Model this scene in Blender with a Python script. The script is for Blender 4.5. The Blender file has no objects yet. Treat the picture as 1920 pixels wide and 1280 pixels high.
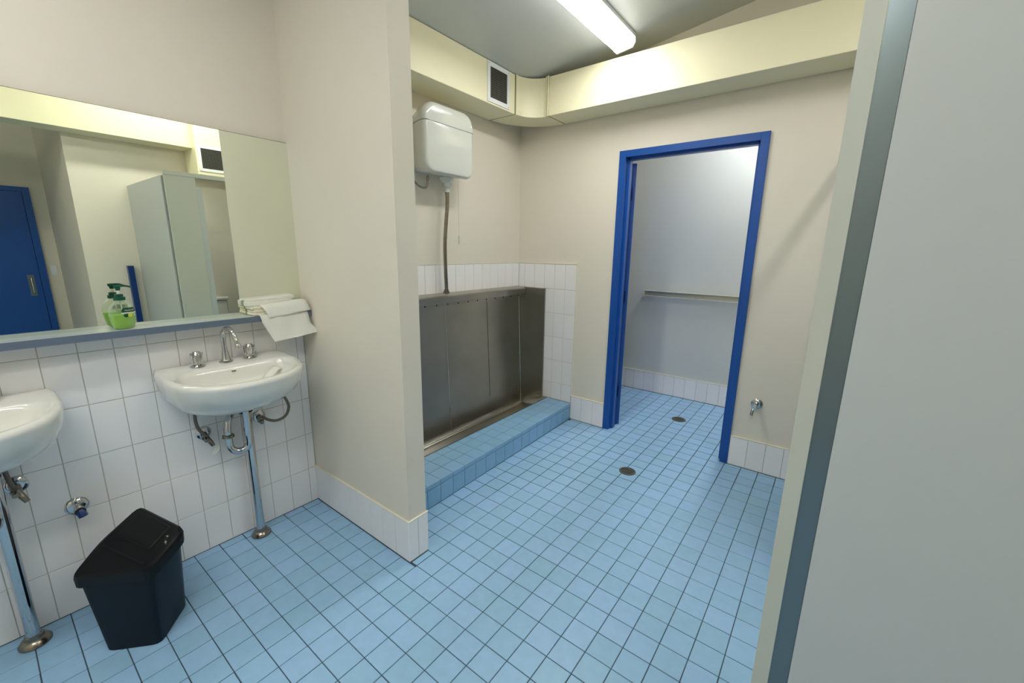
import bpy, bmesh, math, random
from mathutils import Vector, Matrix
random.seed(7)
PI = math.pi
COL = bpy.context.scene.collection
SC = bpy.context.scene

# ---------------------------------------------------------------- camera, world, exposure
CAM_LOC = Vector((1.3251, -1.1436, 1.4025))
RIGHT = Vector((0.792685, 0.609493, 0.013177)); FWD = Vector((-0.593357, 0.776316, -0.212741))
RIGHT.normalize(); FWD = (FWD - RIGHT * FWD.dot(RIGHT)).normalized(); UP = RIGHT.cross(FWD)
cd = bpy.data.cameras.new('camera'); cam = bpy.data.objects.new('camera', cd); COL.objects.link(cam)
cd.sensor_width = 36.0; cd.lens = 782.5 / 1920 * 36.0; cd.clip_start = 0.02
M = Matrix((RIGHT, UP, -FWD)).transposed().to_4x4(); M.translation = CAM_LOC
cam.matrix_world = M
SC.camera = cam
w = bpy.data.worlds.new('world'); SC.world = w; w.use_nodes = True
w.node_tree.nodes['Background'].inputs[0].default_value = (0.75, 0.85, 1, 1)
w.node_tree.nodes['Background'].inputs[1].default_value = 0.05
SC.view_settings.view_transform = 'Standard'; SC.view_settings.look = 'None'
SC.view_settings.gamma = 1.0; SC.view_settings.use_curve_mapping = False
SC.view_settings.exposure = 1.24
LAMP_URINAL = 19.0; LAMP_CUBICLE = 16.5; LAMP_SINK = 14.5; LAMP_SHOWER = 33.0
SC.cycles.use_denoising = True
SC.cycles.max_bounces = 14; SC.cycles.diffuse_bounces = 8; SC.cycles.glossy_bounces = 6
SC.cycles.sample_clamp_indirect = 6.0

# ---------------------------------------------------------------- materials
def lin(c):
    c = c / 255.0
    return c / 12.92 if c <= 0.04045 else ((c + 0.055) / 1.055) ** 2.4
def rgb(r, g, b): return (lin(r), lin(g), lin(b), 1)
MATS = {}
def mat(name, col, rough=0.5, metal=0.0, vary=0.0, bump=0.0, bscale=60, mottle=0.0, mscale=6, island=False, coat=0.0,
        spec=0.5, trans=0.0, ior=1.45, emit=0.0, aniso=None, sheen=0.0, alpha=1.0):
    m = bpy.data.materials.new(name); m.use_nodes = True
    nt = m.node_tree; b = nt.nodes['Principled BSDF']
    b.inputs['Base Color'].default_value = col; b.inputs['Roughness'].default_value = rough
    b.inputs['Metallic'].default_value = metal; b.inputs['Coat Weight'].default_value = coat
    b.inputs['Coat Roughness'].default_value = 0.08
    b.inputs['Specular IOR Level'].default_value = spec
    b.inputs['Transmission Weight'].default_value = trans; b.inputs['IOR'].default_value = ior
    b.inputs['Alpha'].default_value = alpha
    if emit:
        b.inputs['Emission Color'].default_value = col; b.inputs['Emission Strength'].default_value = emit
    src = None
    if vary or mottle:
        hsv = nt.nodes.new('ShaderNodeHueSaturation'); hsv.inputs['Color'].default_value = col
        val = None
        if vary:
            if island:
                g = nt.nodes.new('ShaderNodeNewGeometry'); out = g.outputs['Random Per Island']
            else:
                g = nt.nodes.new('ShaderNodeObjectInfo'); out = g.outputs['Random']
            mr = nt.nodes.new('ShaderNodeMapRange'); mr.inputs['To Min'].default_value = 1 - vary; mr.inputs['To Max'].default_value = 1 + vary
            nt.links.new(out, mr.inputs['Value']); val = mr.outputs[0]
            mr2 = nt.nodes.new('ShaderNodeMapRange'); mr2.inputs['To Min'].default_value = 0.5 - vary * .12; mr2.inputs['To Max'].default_value = 0.5 + vary * .12
            nt.links.new(out, mr2.inputs['Value']); nt.links.new(mr2.outputs[0], hsv.inputs['Hue'])
        if mottle:
            tc = nt.nodes.new('ShaderNodeNewGeometry')
            n = nt.nodes.new('ShaderNodeTexNoise'); n.inputs['Scale'].default_value = mscale; n.inputs['Detail'].default_value = 5
            nt.links.new(tc.outputs['Position'], n.inputs['Vector'])
            mr = nt.nodes.new('ShaderNodeMapRange'); mr.inputs['From Min'].default_value = .3; mr.inputs['From Max'].default_value = .7
            mr.inputs['To Min'].default_value = 1 - mottle; mr.inputs['To Max'].default_value = 1 + mottle * .5
            nt.links.new(n.outputs['Fac'], mr.inputs['Value'])
            if val is not None:
                mu = nt.nodes.new('ShaderNodeMath'); mu.operation = 'MULTIPLY'
                nt.links.new(val, mu.inputs[0]); nt.links.new(mr.outputs[0], mu.inputs[1]); val = mu.outputs[0]
            else: val = mr.outputs[0]
        nt.links.new(val, hsv.inputs['Value']); nt.links.new(hsv.outputs[0], b.inputs['Base Color'])
    if bump:
        tc = nt.nodes.new('ShaderNodeNewGeometry'); n = nt.nodes.new('ShaderNodeTexNoise'); n.inputs['Scale'].default_value = bscale
        n.inputs['Detail'].default_value = 3
        vec = tc.outputs['Position']
        if aniso:
            mp = nt.nodes.new('ShaderNodeMapping'); mp.inputs['Scale'].default_value = aniso
            nt.links.new(vec, mp.inputs['Vector']); vec = mp.outputs[0]
        nt.links.new(vec, n.inputs['Vector'])
        bp = nt.nodes.new('ShaderNodeBump'); bp.inputs['Strength'].default_value = bump; bp.inputs['Distance'].default_value = 0.002
        nt.links.new(n.outputs['Fac'], bp.inputs['Height']); nt.links.new(bp.outputs[0], b.inputs['Normal'])
    MATS[name] = m
    return m
PAINT = mat('wall paint', rgb(224, 217, 203), .55, bump=.08, bscale=220, mottle=.015, mscale=3)
SHOWERP = mat('shower room paint', rgb(206, 208, 203), .5, bump=.06, bscale=220)
CEIL = mat('ceiling paint', rgb(198, 201, 198), .35, bump=.03, bscale=150)
FTILE = mat('blue floor tile', rgb(148, 188, 222), .32, vary=.05, mottle=.05, mscale=25, bump=.06, bscale=90)
FTILE_J = mat('blue floor tile field', rgb(148, 188, 222), .32, vary=.05, mottle=.05, mscale=25, island=True, bump=.06, bscale=90)
KTILE = mat('blue step tile', rgb(134, 178, 212), .3, vary=.05, mottle=.04, mscale=25)
FGROUT = mat('floor grout', rgb(66, 84, 98), .85, mottle=.35, mscale=9)
WTILE = mat('white wall tile', rgb(238, 236, 236), .16, vary=.02, bump=.05, bscale=14)
WGROUT = mat('wall grout', rgb(192, 189, 180), .9, mottle=.2, mscale=12)
CREAM = mat('cream duct paint', rgb(238, 232, 199), .38, mottle=.012, mscale=4)
CREAMD = mat('duct joint line', rgb(90, 86, 62), .6)
BLUE = mat('blue gloss paint', rgb(20, 78, 158), .28, bump=.05, bscale=120)
BLUED = mat('dark blue gloss paint', rgb(10, 52, 118), .3)
GREY = mat('grey laminate', rgb(193, 197, 195), .38, bump=.03, bscale=400)
GREYE = mat('grey laminate edge', rgb(196, 198, 186), .45)
ALU = mat('brushed aluminium', rgb(120, 132, 136), .28, metal=.75)
STEEL = mat('stainless steel', rgb(170, 167, 158), .29, metal=1.0, bump=.12, bscale=30, aniso=(8, 8, .25), mottle=.12, mscale=3)
STEELD = mat('dark slot', rgb(22, 20, 18), .6)
STEELB = mat('bright steel edge', rgb(205, 200, 186), .25, metal=1.0)
CHROME = mat('chrome', rgb(205, 205, 205), .07, metal=1.0)
DULL = mat('tarnished chrome', rgb(150, 142, 130), .25, metal=1.0, mottle=.2, mscale=60)
HOSE = mat('braided hose', rgb(120, 114, 104), .5, metal=.5, bump=.6, bscale=700)
CERAM = mat('white ceramic', rgb(226, 226, 220), .08, coat=.5)
PLAST = mat('white plastic', rgb(204, 207, 200), .14, coat=.3)
OFFW = mat('yellowed plastic', rgb(205, 198, 150), .45)
SHELF = mat('shelf top laminate', rgb(186, 195, 198), .16)
SHELFE = mat('blue grey shelf edge', rgb(98, 112, 130), .4)
MIRROR = mat('mirror silver', rgb(238, 243, 229), .0, metal=1.0)
MEDGE = mat('mirror edge', rgb(30, 32, 28), .4)
BLACK = mat('black plastic', rgb(9, 10, 12), .42, spec=.3, bump=.1, bscale=300)
NAVY = mat('dark bin body', rgb(9, 19, 30), .38, spec=.3, bump=.06, bscale=300)
SCUFF = mat('pale scuff', rgb(190, 188, 180), .7)
PAPER = mat('paper towel', rgb(226, 226, 218), .9, bump=.3, bscale=160)
PAPERC = mat('cream paper towel', rgb(226, 221, 200), .9, bump=.2, bscale=120)
GRILLE = mat('grille bars', rgb(92, 92, 84), .5)
VOID = mat('vent void', rgb(24, 24, 22), .9)
WHITEM = mat('white enamel', rgb(232, 234, 236), .3)
DGREEN = mat('dark green plastic', rgb(6, 74, 52), .3)
SOAP = mat('green soap', rgb(165, 218, 40), .25, trans=.35, ior=1.34)
CLEAR = mat('clear plastic', rgb(240, 248, 240), .04, trans=1.0, ior=1.06)
LABELM = mat('label white', rgb(222, 232, 214), .5)
LIMEM = mat('lime print', rgb(196, 208, 70), .5)
BEIGE = mat('beige aluminium', rgb(198, 196, 176), .3, metal=.3)
DRAINM = mat('drain metal', rgb(120, 120, 112), .4, metal=.8, mottle=.2, mscale=80)
DOORIN = mat('dark gasket', rgb(12, 26, 60), .5)
def lamp_mat(name, s, c=(1, .985, .93, 1)):
    m = bpy.data.materials.new(name); m.use_nodes = True
    b = m.node_tree.nodes['Principled BSDF']; b.inputs['Base Color'].default_value = (.9, .9, .88, 1)
    b.inputs['Roughness'].default_value = .35
    b.inputs['Emission Color'].default_value = c; b.inputs['Emission Strength'].default_value = s
    return m

def clear_mat():
    m = CLEAR; nt = m.node_tree; nt.nodes.clear()
    o = nt.nodes.new('ShaderNodeOutputMaterial'); mx = nt.nodes.new('ShaderNodeMixShader'); t = nt.nodes.new('ShaderNodeBsdfTransparent')
    g = nt.nodes.new('ShaderNodeBsdfPrincipled'); f = nt.nodes.new('ShaderNodeLayerWeight'); r = nt.nodes.new('ShaderNodeMapRange')
    g.inputs['Base Color'].default_value = rgb(225, 235, 220); g.inputs['Roughness'].default_value = .06
    f.inputs['Blend'].default_value = .35; r.inputs['To Min'].default_value = .10; r.inputs['To Max'].default_value = .55
    nt.links.new(f.outputs['Facing'], r.inputs['Value']); nt.links.new(r.outputs[0], mx.inputs[0])
    t.inputs[0].default_value = (.93, .97, .92, 1)
    nt.links.new(t.outputs[0], mx.inputs[1]); nt.links.new(g.outputs[0], mx.inputs[2]); nt.links.new(mx.outputs[0], o.inputs[0])
clear_mat()
# ---------------------------------------------------------------- mesh helpers
def link(name, me, m, parent=None, smooth=False, kind=None):
    if m is not None and not me.materials: me.materials.append(m)
    if smooth:
        for p in me.polygons: p.use_smooth = True
    o = bpy.data.objects.new(name, me); COL.objects.link(o)
    if parent is not None: o.parent = parent
    if kind: o['kind'] = kind
    return o
def wpos(parent):
    v = Vector((0, 0, 0)); p = parent
    while p is not None: v += p.location; p = p.parent
    return v
def fin(name, bm, m, parent=None, smooth=False, kind=None, sharp=None, bevel=None, seg=2):
    """world-space bmesh -> object local to its parent"""
    off = wpos(parent)
    bmesh.ops.recalc_face_normals(bm, faces=bm.faces)
    if bevel:
        bmesh.ops.bevel(bm, geom=[e for e in bm.edges if e.calc_face_angle(0) > .5], offset=bevel, segments=seg, affect='EDGES', profile=.5)
    bmesh.ops.translate(bm, verts=bm.verts, vec=-off)
    me = bpy.data.meshes.new(name)
    if sharp:
        for e in bm.edges: e.smooth = e.calc_face_angle(0) < sharp
    bm.to_mesh(me); bm.free()
    return link(name, me, m, parent, smooth, kind)
def box(bm, x0, x1, y0, y1, z0, z1, rot=None):
    r = bmesh.ops.create_cube(bm, size=1)
    vs = r['verts']
    for v in vs: v.co = Vector((x0 + (v.co.x + .5) * (x1 - x0), y0 + (v.co.y + .5) * (y1 - y0), z0 + (v.co.z + .5) * (z1 - z0)))
    if rot: bmesh.ops.rotate(bm, verts=vs, cent=rot[0], matrix=Matrix.Rotation(rot[1], 3, rot[2]))
    return vs
def bx(name, d, m, parent=None, bevel=None, kind=None, rot=None):
    bm = bmesh.new(); box(bm, *d, rot=rot)
    return fin(name, bm, m, parent, bevel=bevel, kind=kind)
def prism(bm, pts, axis, a0, a1):
    """pts = 2-D polygon in the other two axes (in order), extruded on axis"""
    def mk(p, a):
        if axis == 0: return (a, p[0], p[1])
        if axis == 1: return (p[0], a, p[1])
        return (p[0], p[1], a)
    v0 = [bm.verts.new(mk(p, a0)) for p in pts]; v1 = [bm.verts.new(mk(p, a1)) for p in pts]
    n = len(pts)
    bm.faces.new(v0[::-1]); bm.faces.new(v1)
    for i in range(n): bm.faces.new((v0[i], v0[(i + 1) % n], v1[(i + 1) % n], v1[i]))
def loft(bm, rings, cap0=True, cap1=True, close=True):
    vr = [[bm.verts.new(p) for p in r] for r in rings]
    n = len(rings[0])
    for a, b in zip(vr[:-1], vr[1:]):
        for i in range(n if close else n - 1): bm.faces.new((a[i], a[(i + 1) % n], b[(i + 1) % n], b[i]))
    if cap0: bm.faces.new(vr[0][::-1])
    if cap1: bm.faces.new(vr[-1])
def catmull(pts, n=6):
    P = [Vector(p) for p in pts]
    if len(P) < 3: return P
    out = []
    Q = [2 * P[0] - P[1]] + P + [2 * P[-1] - P[-2]]
    for i in range(1, len(Q) - 2):
        p0, p1, p2, p3 = Q[i - 1:i + 3]
        for k in range(n):
            t = k / n
            out.append(.5 * ((2 * p1) + (p2 - p0) * t + (2 * p0 - 5 * p1 + 4 * p2 - p3) * t * t + (3 * p1 - p0 - 3 * p2 + p3) * t ** 3))
    out.append(P[-1]); return out
def tube(bm, pts, r, seg=12, n=6, radii=None):
    C = catmull(pts, n) if n > 1 else [Vector(p) for p in pts]
    rings = []; prev = None
    for i, c in enumerate(C):
        t = (C[min(i + 1, len(C) - 1)] - C[max(i - 1, 0)]).normalized()
        if prev is None:
            u = t.orthogonal().normalized()
        else:
            u = (prev - t * prev.dot(t)).normalized()
        prev = u; v = t.cross(u)
        rr = r if radii is None else radii[0] + (radii[1] - radii[0]) * i / (len(C) - 1)
        rings.append([c + (u * math.cos(a) + v * math.sin(a)) * rr for a in [2 * PI * k / seg for k in range(seg)]])
    loft(bm, rings)
def lathe(bm, o, axis, prof, seg=24):
    """prof: list of (distance along axis, radius)"""
    o = Vector(o); axis = Vector(axis).normalized(); u = axis.orthogonal().normalized(); v = axis.cross(u)
    rings = [[o + axis * d + (u * math.cos(a) + v * math.sin(a)) * max(r, 1e-4) for a in [2 * PI * k / seg for k in range(seg)]] for d, r in prof]
    loft(bm, rings)
def tb(name, pts, r, m, parent, seg=12, n=6, radii=None):
    bm = bmesh.new(); tube(bm, pts, r, seg, n, radii); return fin(name, bm, m, parent, smooth=True, sharp=1.0)
def lt(name, o, axis, prof, m, parent, seg=24):
    bm = bmesh.new(); lathe(bm, o, axis, prof, seg); return fin(name, bm, m, parent, smooth=True, sharp=.7)
def thing(name, label, cat, loc, group=None):
    o = bpy.data.objects.new(name, None); COL.objects.link(o); o.location = loc; o.empty_display_size = .05
    o['label'] = label; o['category'] = cat
    if group: o['group'] = group
    return o
def tag(o, label, cat, group=None):
    o['label'] = label; o['category'] = cat
    if group: o['group'] = group
    return o

# tiles: chamfered slabs, centre of the visible face at the origin, +Z out
TCACHE = {}
def tile_mesh(a, b, m, t=.007, c=.0012):
    k = (round(a, 4), round(b, 4), m.name)
    if k in TCACHE: return TCACHE[k]
    x, y = a / 2, b / 2
    V = [(-x, -y, -t), (x, -y, -t), (x, y, -t), (-x, y, -t), (-x, -y, -c), (x, -y, -c), (x, y, -c), (-x, y, -c),
         (-x + c, -y + c, 0), (x - c, -y + c, 0), (x - c, y - c, 0), (-x + c, y - c, 0)]
    F = [(8, 9, 10, 11)] + [(i, (i + 1) % 4, (i + 1) % 4 + 4, i + 4) for i in range(4)] + [(i + 4, (i + 1) % 4 + 4, (i + 1) % 4 + 8, i + 8) for i in range(4)]
    me = bpy.data.meshes.new('tile'); me.from_pydata(V, [], F); me.materials.append(m); TCACHE[k] = me
    return me
ROT = {'z': Matrix.Identity(3), '+x': Matrix(((0, 0, 1), (1, 0, 0), (0, 1, 0))), '-y': Matrix(((1, 0, 0), (0, 0, -1), (0, 1, 0))),
       '+y': Matrix(((-1, 0, 0), (0, 0, 1), (0, 1, 0))), '-x': Matrix(((0, 0, -1), (-1, 0, 0), (0, 1, 0)))}
def tile(parent, centre, a, b, facing, m, gap=.0025, rotz=0):
    o = bpy.data.objects.new('tile', tile_mesh(a - gap, b - gap, m)); COL.objects.link(o)
    o.parent = parent
    mt = (Matrix.Rotation(rotz, 3, 'Z') @ ROT[facing]).to_4x4()
    j = .0003 * random.uniform(-1, 1)
    n = ROT[facing] @ Vector((0, 0, 1))
    mt.translation = Vector(centre) + n * j - wpos(parent)
    o.matrix_local = mt
    return o
def strip_tiles(parent, edges, z0, z1, facing, plane, m=None, gap=.0025):
    m = m or WTILE
    for a, b in zip(edges[:-1], edges[1:]):
        c = (a + b) / 2; zc = (z0 + z1) / 2
        p = (plane, c, zc) if facing in ('+x', '-x') else (c, plane, zc)
        tile(parent, p, abs(b - a), z1 - z0, facing, m, gap)

def setting(name):
    o = bpy.data.objects.new(name, None); COL.objects.link(o); o['kind'] = 'structure'; return o
def sbox(name, d, m, kind='structure', bevel=None, parent=None):
    return bx(name, d, m, parent, bevel=bevel, kind=kind)

# ---------------------------------------------------------------- the room
def zc(x): return 2.70 + .14 * x
floor = sbox('floor', (-.95, 4.3, -2.7, 3.05, -.12, -.0022), FGROUT)
bm = bmesh.new()
vs = box(bm, -1.0, 4.3, -2.75, 3.1, 0, .1)
for v in vs: v.co.z += zc(v.co.x)
ceiling = fin('ceiling', bm, CEIL, kind='structure')
wl = sbox('wall_left', (-1.0, -.86, -2.7, -.05, 0, 2.60), PAINT)            # behind the sinks
wu = sbox('wall_left_urinal', (-1.0, -.895, -.05, 3.05, 0, 2.60), PAINT)
nib = sbox('wall_nib', (-.895, -.042, -.10, 0, 0, 2.72), PAINT)
bm = bmesh.new()                                                              # back wall with the doorway cut in it
box(bm, -.895, .0, 1.845, 1.95, 0, 2.72); box(bm, .90, 2.45, 1.845, 1.95, 0, 3.08); box(bm, .0, .90, 1.845, 1.95, 2.09, 2.86)
wb = fin('wall_back', bm, PAINT, kind='structure')
ws = sbox('wall_shower', (-.895, 2.45, 2.995, 3.1, 0, 3.08), SHOWERP)
wr = sbox('wall_right', (2.45, 2.55, -.44, 3.1, 0, 3.12), PAINT)
wv = sbox('wall_lobby', (2.55, 4.1, -.44, -.34, 0, 3.35), PAINT)
we = sbox('wall_lobby_end', (4.1, 4.2, -2.7, -.34, 0, 3.35), PAINT)
wf = sbox('wall_front', (-.95, 4.2, -2.75, -2.65, 0, 3.35), PAINT)

# floor tiles, 100 mm grid; the 300 that show largest are parts, the rest one field
def project(x, y, z=0.0):
    d = Vector((x, y, z)) - CAM_LOC; f = d.dot(FWD)
    if f < .05: return None
    return (960 + 782.5 * d.dot(RIGHT) / f, 640 - 782.5 * d.dot(UP) / f)
cells = []
def cellrects():
    xs = [-.85] + [round(-.8 + .1 * i, 3) for i in range(50)]
    ys = [round(-2.6 + .1 * j, 3) for j in range(56)] + [2.985]
    for i in range(len(xs) - 1):
        for j in range(len(ys) - 1):
            yield xs[i], xs[i + 1], ys[j], ys[j + 1]
def keep(x0, x1, y0, y1):
    cx, cy = (x0 + x1) / 2, (y0 + y1) / 2
    if y0 == 1.9 and not (0 < cx < .9): y0 = 1.951; return x0, x1, y0, y1
    if cx > 4.1 or (cx > 2.45 and cy > -.44): return None
    if cx > .0 - .04 or cy < -.108 or cy > 1.95: pass
    # nib
    if -.108 < cy < .005 and x1 < -.04: return None
    if -.108 < cy < .005 and x0 < -.036: x0 = -.036
    if y0 < -.108 < y1 and cx < -.04: y1 = -.108
    # step under the urinal
    if 0 < y0 + .05 < 1.9 and cx < -.3: return None
    if 0 < cy < 1.845 and x0 < -.28 < x1: x0 = -.275 - .022 * cy
    door = 0 < cx < .9
    if not door:
        if y0 < 1.832 < y1: y1 = 1.832
        elif y0 < 1.95 < y1: y0 = 1.95
        elif 1.832 <= y0 < 1.95: return None
    if x1 - x0 < .012 or y1 - y0 < .012: return None
    return x0, x1, y0, y1
for r in cellrects():
    k = keep(*r)
    if not k: continue
    x0, x1, y0, y1 = k
    q = [project(*c) for c in ((x0, y0), (x1, y0), (x1, y1), (x0, y1))]
    area = 0
    if all(q):
        cx = sum(p[0] for p in q) / 4; cy = sum(p[1] for p in q) / 4
        area = abs(sum(q[i][0] * q[(i + 1) % 4][1] - q[(i + 1) % 4][0] * q[i][1] for i in range(4))) / 2
        if not (-60 < cx < 1480 and -60 < cy < 1300): area = 0
        if x0 >= 1.30 and y0 > -.06: area = 0
        if y1 > .02 and x1 < -.04 and cx < 805: area = 0
        # inside the shower room: only what the doorway lets through
        if y0 > 1.9 and not (1168 < cx < 1368): area = 0
    cells.append((area, k))
cells.sort(key=lambda c: -c[0])
for n, (area, (x0, x1, y0, y1)) in enumerate(cells[:300]):
    tile(floor, ((x0 + x1) / 2, (y0 + y1) / 2, 0), x1 - x0, y1 - y0, 'z', FTILE, gap=.003)
V = []; F = []
for area, (x0, x1, y0, y1) in cells[300:]:
    g = .0015; c = .0012; b = len(V); z = .0003 * random.uniform(-1, 1)
    V += [(x0 + g, y0 + g, -.007), (x1 - g, y0 + g, -.007), (x1 - g, y1 - g, -.007), (x0 + g, y1 - g, -.007)]
    V += [(x0 + g + c, y0 + g + c, z), (x1 - g - c, y0 + g + c, z), (x1 - g - c, y1 - g - c, z), (x0 + g + c, y1 - g - c, z)]
    F += [(b + 4, b + 5, b + 6, b + 7)] + [(b + i, b + (i + 1) % 4, b + (i + 1) % 4 + 4, b + i + 4) for i in range(4)]
me = bpy.data.meshes.new('tile_field'); me.from_pydata(V, [], F); link('tile_field', me, FTILE_J, floor, kind='stuff')

# sink wall tiles, 100 x 200 upright
bx('grout_bed', (-.862, -.8525, -2.6, -.1, 0, 1.07), WGROUT, wl)
ye = [-.105] + [-.144 - .0985 * k for k in range(0, 13)]
for r in range(6):
    z0 = r * .2025; z1 = min(z0 + .2025, 1.068)
    for a, b in zip(ye[:-1], ye[1:]):
        tile(wl, (-.85, (a + b) / 2, (z0 + z1) / 2), a - b, z1 - z0, '+x', WTILE)
# the run of tiles further left, outside the frame
bmf = bmesh.new()
for r in range(6):
    z0 = r * .2025; z1 = min(z0 + .2025, 1.068)
    for k in range(12):
        a = ye[-1] - .0985 * k
        box(bmf, -.857, -.85, a - .0985 + .00125, a - .00125, z0 + .00125, z1 - .00125)
fin('tile_field', bmf, WTILE, wl, kind='stuff')

# nib skirting
bx('grout_bed', (-.862, -.0385, -.1055, 0.003, 0, .203), WGROUT, nib)
xe = [-.036, -.135, -.234, -.333, -.432, -.531, -.63, -.729, -.85]
for a, b in zip(xe[:-1], xe[1:]): tile(nib, ((a + b) / 2, -.108, .103), abs(a - b), .2, '-y', WTILE)
for a, b in ((-.108, -.053), (-.053, .006)): tile(nib, (-.036, (a + b) / 2, .103), b - a, .2, '+x', WTILE)
for a, b in ((-.036, -.135), (-.135, -.234), (-.234, -.27)): tile(nib, ((a + b) / 2, .006, .103), abs(a - b), .2, '+y', WTILE)

# urinal wall: one row of upright tiles over the header
bx('grout_bed', (-.897, -.8885, 0, 1.845, 1.0, 1.30), WGROUT, wu)
ye2 = [1.835, 1.742] + [1.742 - .0975 * k for k in range(1, 18)] + [.005]
for a, b in zip(ye2[:-1], ye2[1:]): tile(wu, (-.886, (a + b) / 2, 1.199), a - b, .2, '+x', WTILE)
# back wall tile block and skirting
bx('grout_bed', (-.89, -.318, 1.8385, 1.847, 0, 1.30), WGROUT, wb)
xb = [-.886, -.823, -.72, -.62, -.518, -.417, -.317]
for a, b in zip(xb[:-1], xb[1:]): tile(wb, ((a + b) / 2, 1.836, 1.197), b - a, .204, '-y', WTILE)
for a, b in zip(xb[2:-1], xb[3:]):
    for z0, z1 in ((.893, 1.094), (.690, .893), (.489, .690), (.287, .489), (.14, .287)):
        tile(wb, ((a + b) / 2, 1.836, (z0 + z1) / 2), b - a, z1 - z0, '-y', WTILE)
bx('grout_bed', (-.32, -.012, 1.8345, 1.847, 0, .203), WGROUT, wb)
bx('grout_bed', (.912, 1.31, 1.8345, 1.847, 0, .203), WGROUT, wb)
for a, b in ((-.314, -.216), (-.216, -.112), (-.112, -.013), (.914, 1.019), (1.019, 1.121), (1.121, 1.22), (1.22, 1.30)):
    tile(wb, ((a + b) / 2, 1.832, .103), b - a, .2, '-y', WTILE)
# shower room skirting
bx('grout_bed', (-.89, 2.4, 2.9885, 2.997, 0, .203), WGROUT, ws)
xs_ = [-.212 + .1028 * k for k in range(-6, 22)]
for a, b in zip(xs_[:-1], xs_[1:]): tile(ws, ((a + b) / 2, 2.985, .103), b - a, .2, '-y', WTILE)

BEAD = mat('edge bead', rgb(228, 224, 204), .5)
bx('edge_bead', (-.887, -.884, .005, 1.836, 1.3, 1.306), BEAD, wu)
bx('edge_bead', (-.884, -.3125, 1.834, 1.846, 1.3, 1.306), BEAD, wb)
bx('edge_bead', (-.317, -.3125, 1.834, 1.846, .205, 1.3), BEAD, wb)
for a, b in ((-.3125, -.012), (.913, 1.30)): bx('edge_bead', (a, b, 1.8305, 1.846, .203, .208), BEAD, wb)
bx('edge_bead', (-.86, -.0345, -.1095, -.1, .203, .2075), BEAD, nib)
bx('edge_bead', (-.0425, -.0345, -.1, .0075, .203, .2075), BEAD, nib)
bx('edge_bead', (-.9, 2.4, 2.983, 2.996, .203, .208), BEAD, ws)
# ---------------------------------------------------------------- tiled step in front of the urinal
step = thing('tiled_step', 'low blue tiled step running along the foot of the steel urinal', 'step', (-.42, .9, 0))
def xf(y): return -.2705 - .0245 * y
bm = bmesh.new()
v = []
for x, y in ((-.548, .003), (xf(.003) - .006, .003), (xf(1.833) - .006, 1.833), (-.548, 1.833)):
    v.append((x, y))
prism(bm, v, 2, 0, .1378); fin('step_core', bm, FGROUT, step)
ysr = [.004, .106] + [.1 * k + .01 for k in range(2, 18)] + [1.832]
ang = math.atan(-.0245)
for a, b in zip(ysr[:-1], ysr[1:]):
    yc = (a + b) / 2
    tile(step, (xf(yc), yc, .056), b - a, .108, '+x', KTILE, rotz=-ang)
    tile(step, (xf(yc), yc, .1255), b - a, .027, '+x', KTILE, gap=.002, rotz=-ang)
    f = xf(yc)
    for x0, x1 in ((f - .098, f + .002), (f - .197, f - .098), (-.5485, f - .197)):
        tile(step, ((x0 + x1) / 2, yc, .1402), x1 - x0, b - a, 'z', KTILE)

# ---------------------------------------------------------------- stainless urinal
ur = thing('urinal', 'long stainless steel wall urinal with trough behind the blue step', 'urinal', (-.72, .9, 0))
def xs(z): return -.876 + .045 * (1.024 - z)          # sloping back sheet
for y0, y1 in ((.004, .9305), (.9335, 1.3925), (1.394, 1.826)):
    bm = bmesh.new()
    prism(bm, [(xs(1.05), 1.05), (xs(.075), .075), (-.818, .045), (-.80, .03), (-.802, .026), (-.822, .04), (xs(.07) - .003, .07), (xs(1.05) - .003, 1.05)], 1, y0, y1)
    fin('back_sheet', bm, STEEL, ur, smooth=True, sharp=.9)
bm = bmesh.new(); prism(bm, [(-.806, .024), (-.806, .033), (-.56, .055), (-.552, .143), (-.5498, .143), (-.5498, .024)], 1, .004, 1.826)
fin('trough', bm, STEEL, ur)
tb('bend', [(-.812, .01, .043), (-.812, .9, .043), (-.812, 1.82, .043)], .007, STEELB, ur, 8, 1)
tb('seam', [(xs(1.01), .932, 1.01), (xs(.5), .932, .5), (xs(.08), .932, .08)], .0042, STEELB, ur, 10, 1)
bm = bmesh.new(); prism(bm, [(xs(1.0), 1.0), (xs(1.0) + .0015, 1.0), (xs(.2) + .0015, .2), (xs(.2), .2)], 1, 1.3915, 1.3945); fin('seam', bm, STEELD, ur)
bm = bmesh.new(); prism(bm, [(-.885, .03), (-.60, .143), (-.60, 1.093), (-.885, 1.093)], 1, 1.8215, 1.8285)
fin('side_panel', bm, STEEL, ur)
bx('side_panel_edge', (-.601, -.5975, 1.819, 1.831, .14, 1.094), STEEL, ur)
tb('corner_seam', [(xs(1.02) + .006, 1.8165, 1.02), (xs(.5) + .006, 1.8165, .5), (xs(.05) + .006, 1.8165, .05)], .0065, STEELB, ur, 10, 1)
bx('corner_tab', (-.64, -.598, 1.80, 1.806, .141, .147), STEELB, ur)
bm = bmesh.new(); prism(bm, [(-.886, 1.101), (-.806, 1.090), (-.797, 1.083), (-.797, 1.037), (-.803, 1.035), (-.886, 1.035)], 1, .004, 1.823)
fin('header', bm, STEEL, ur)
bx('spray_bar', (-.874, -.836, .004, 1.82, 1.012, 1.036), STEEL, ur)
for k in range(17): bx('spray_slot', (-.8365, -.834, .08 + k * .105, .089 + k * .105, 1.020, 1.029), STEELD, ur)

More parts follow.
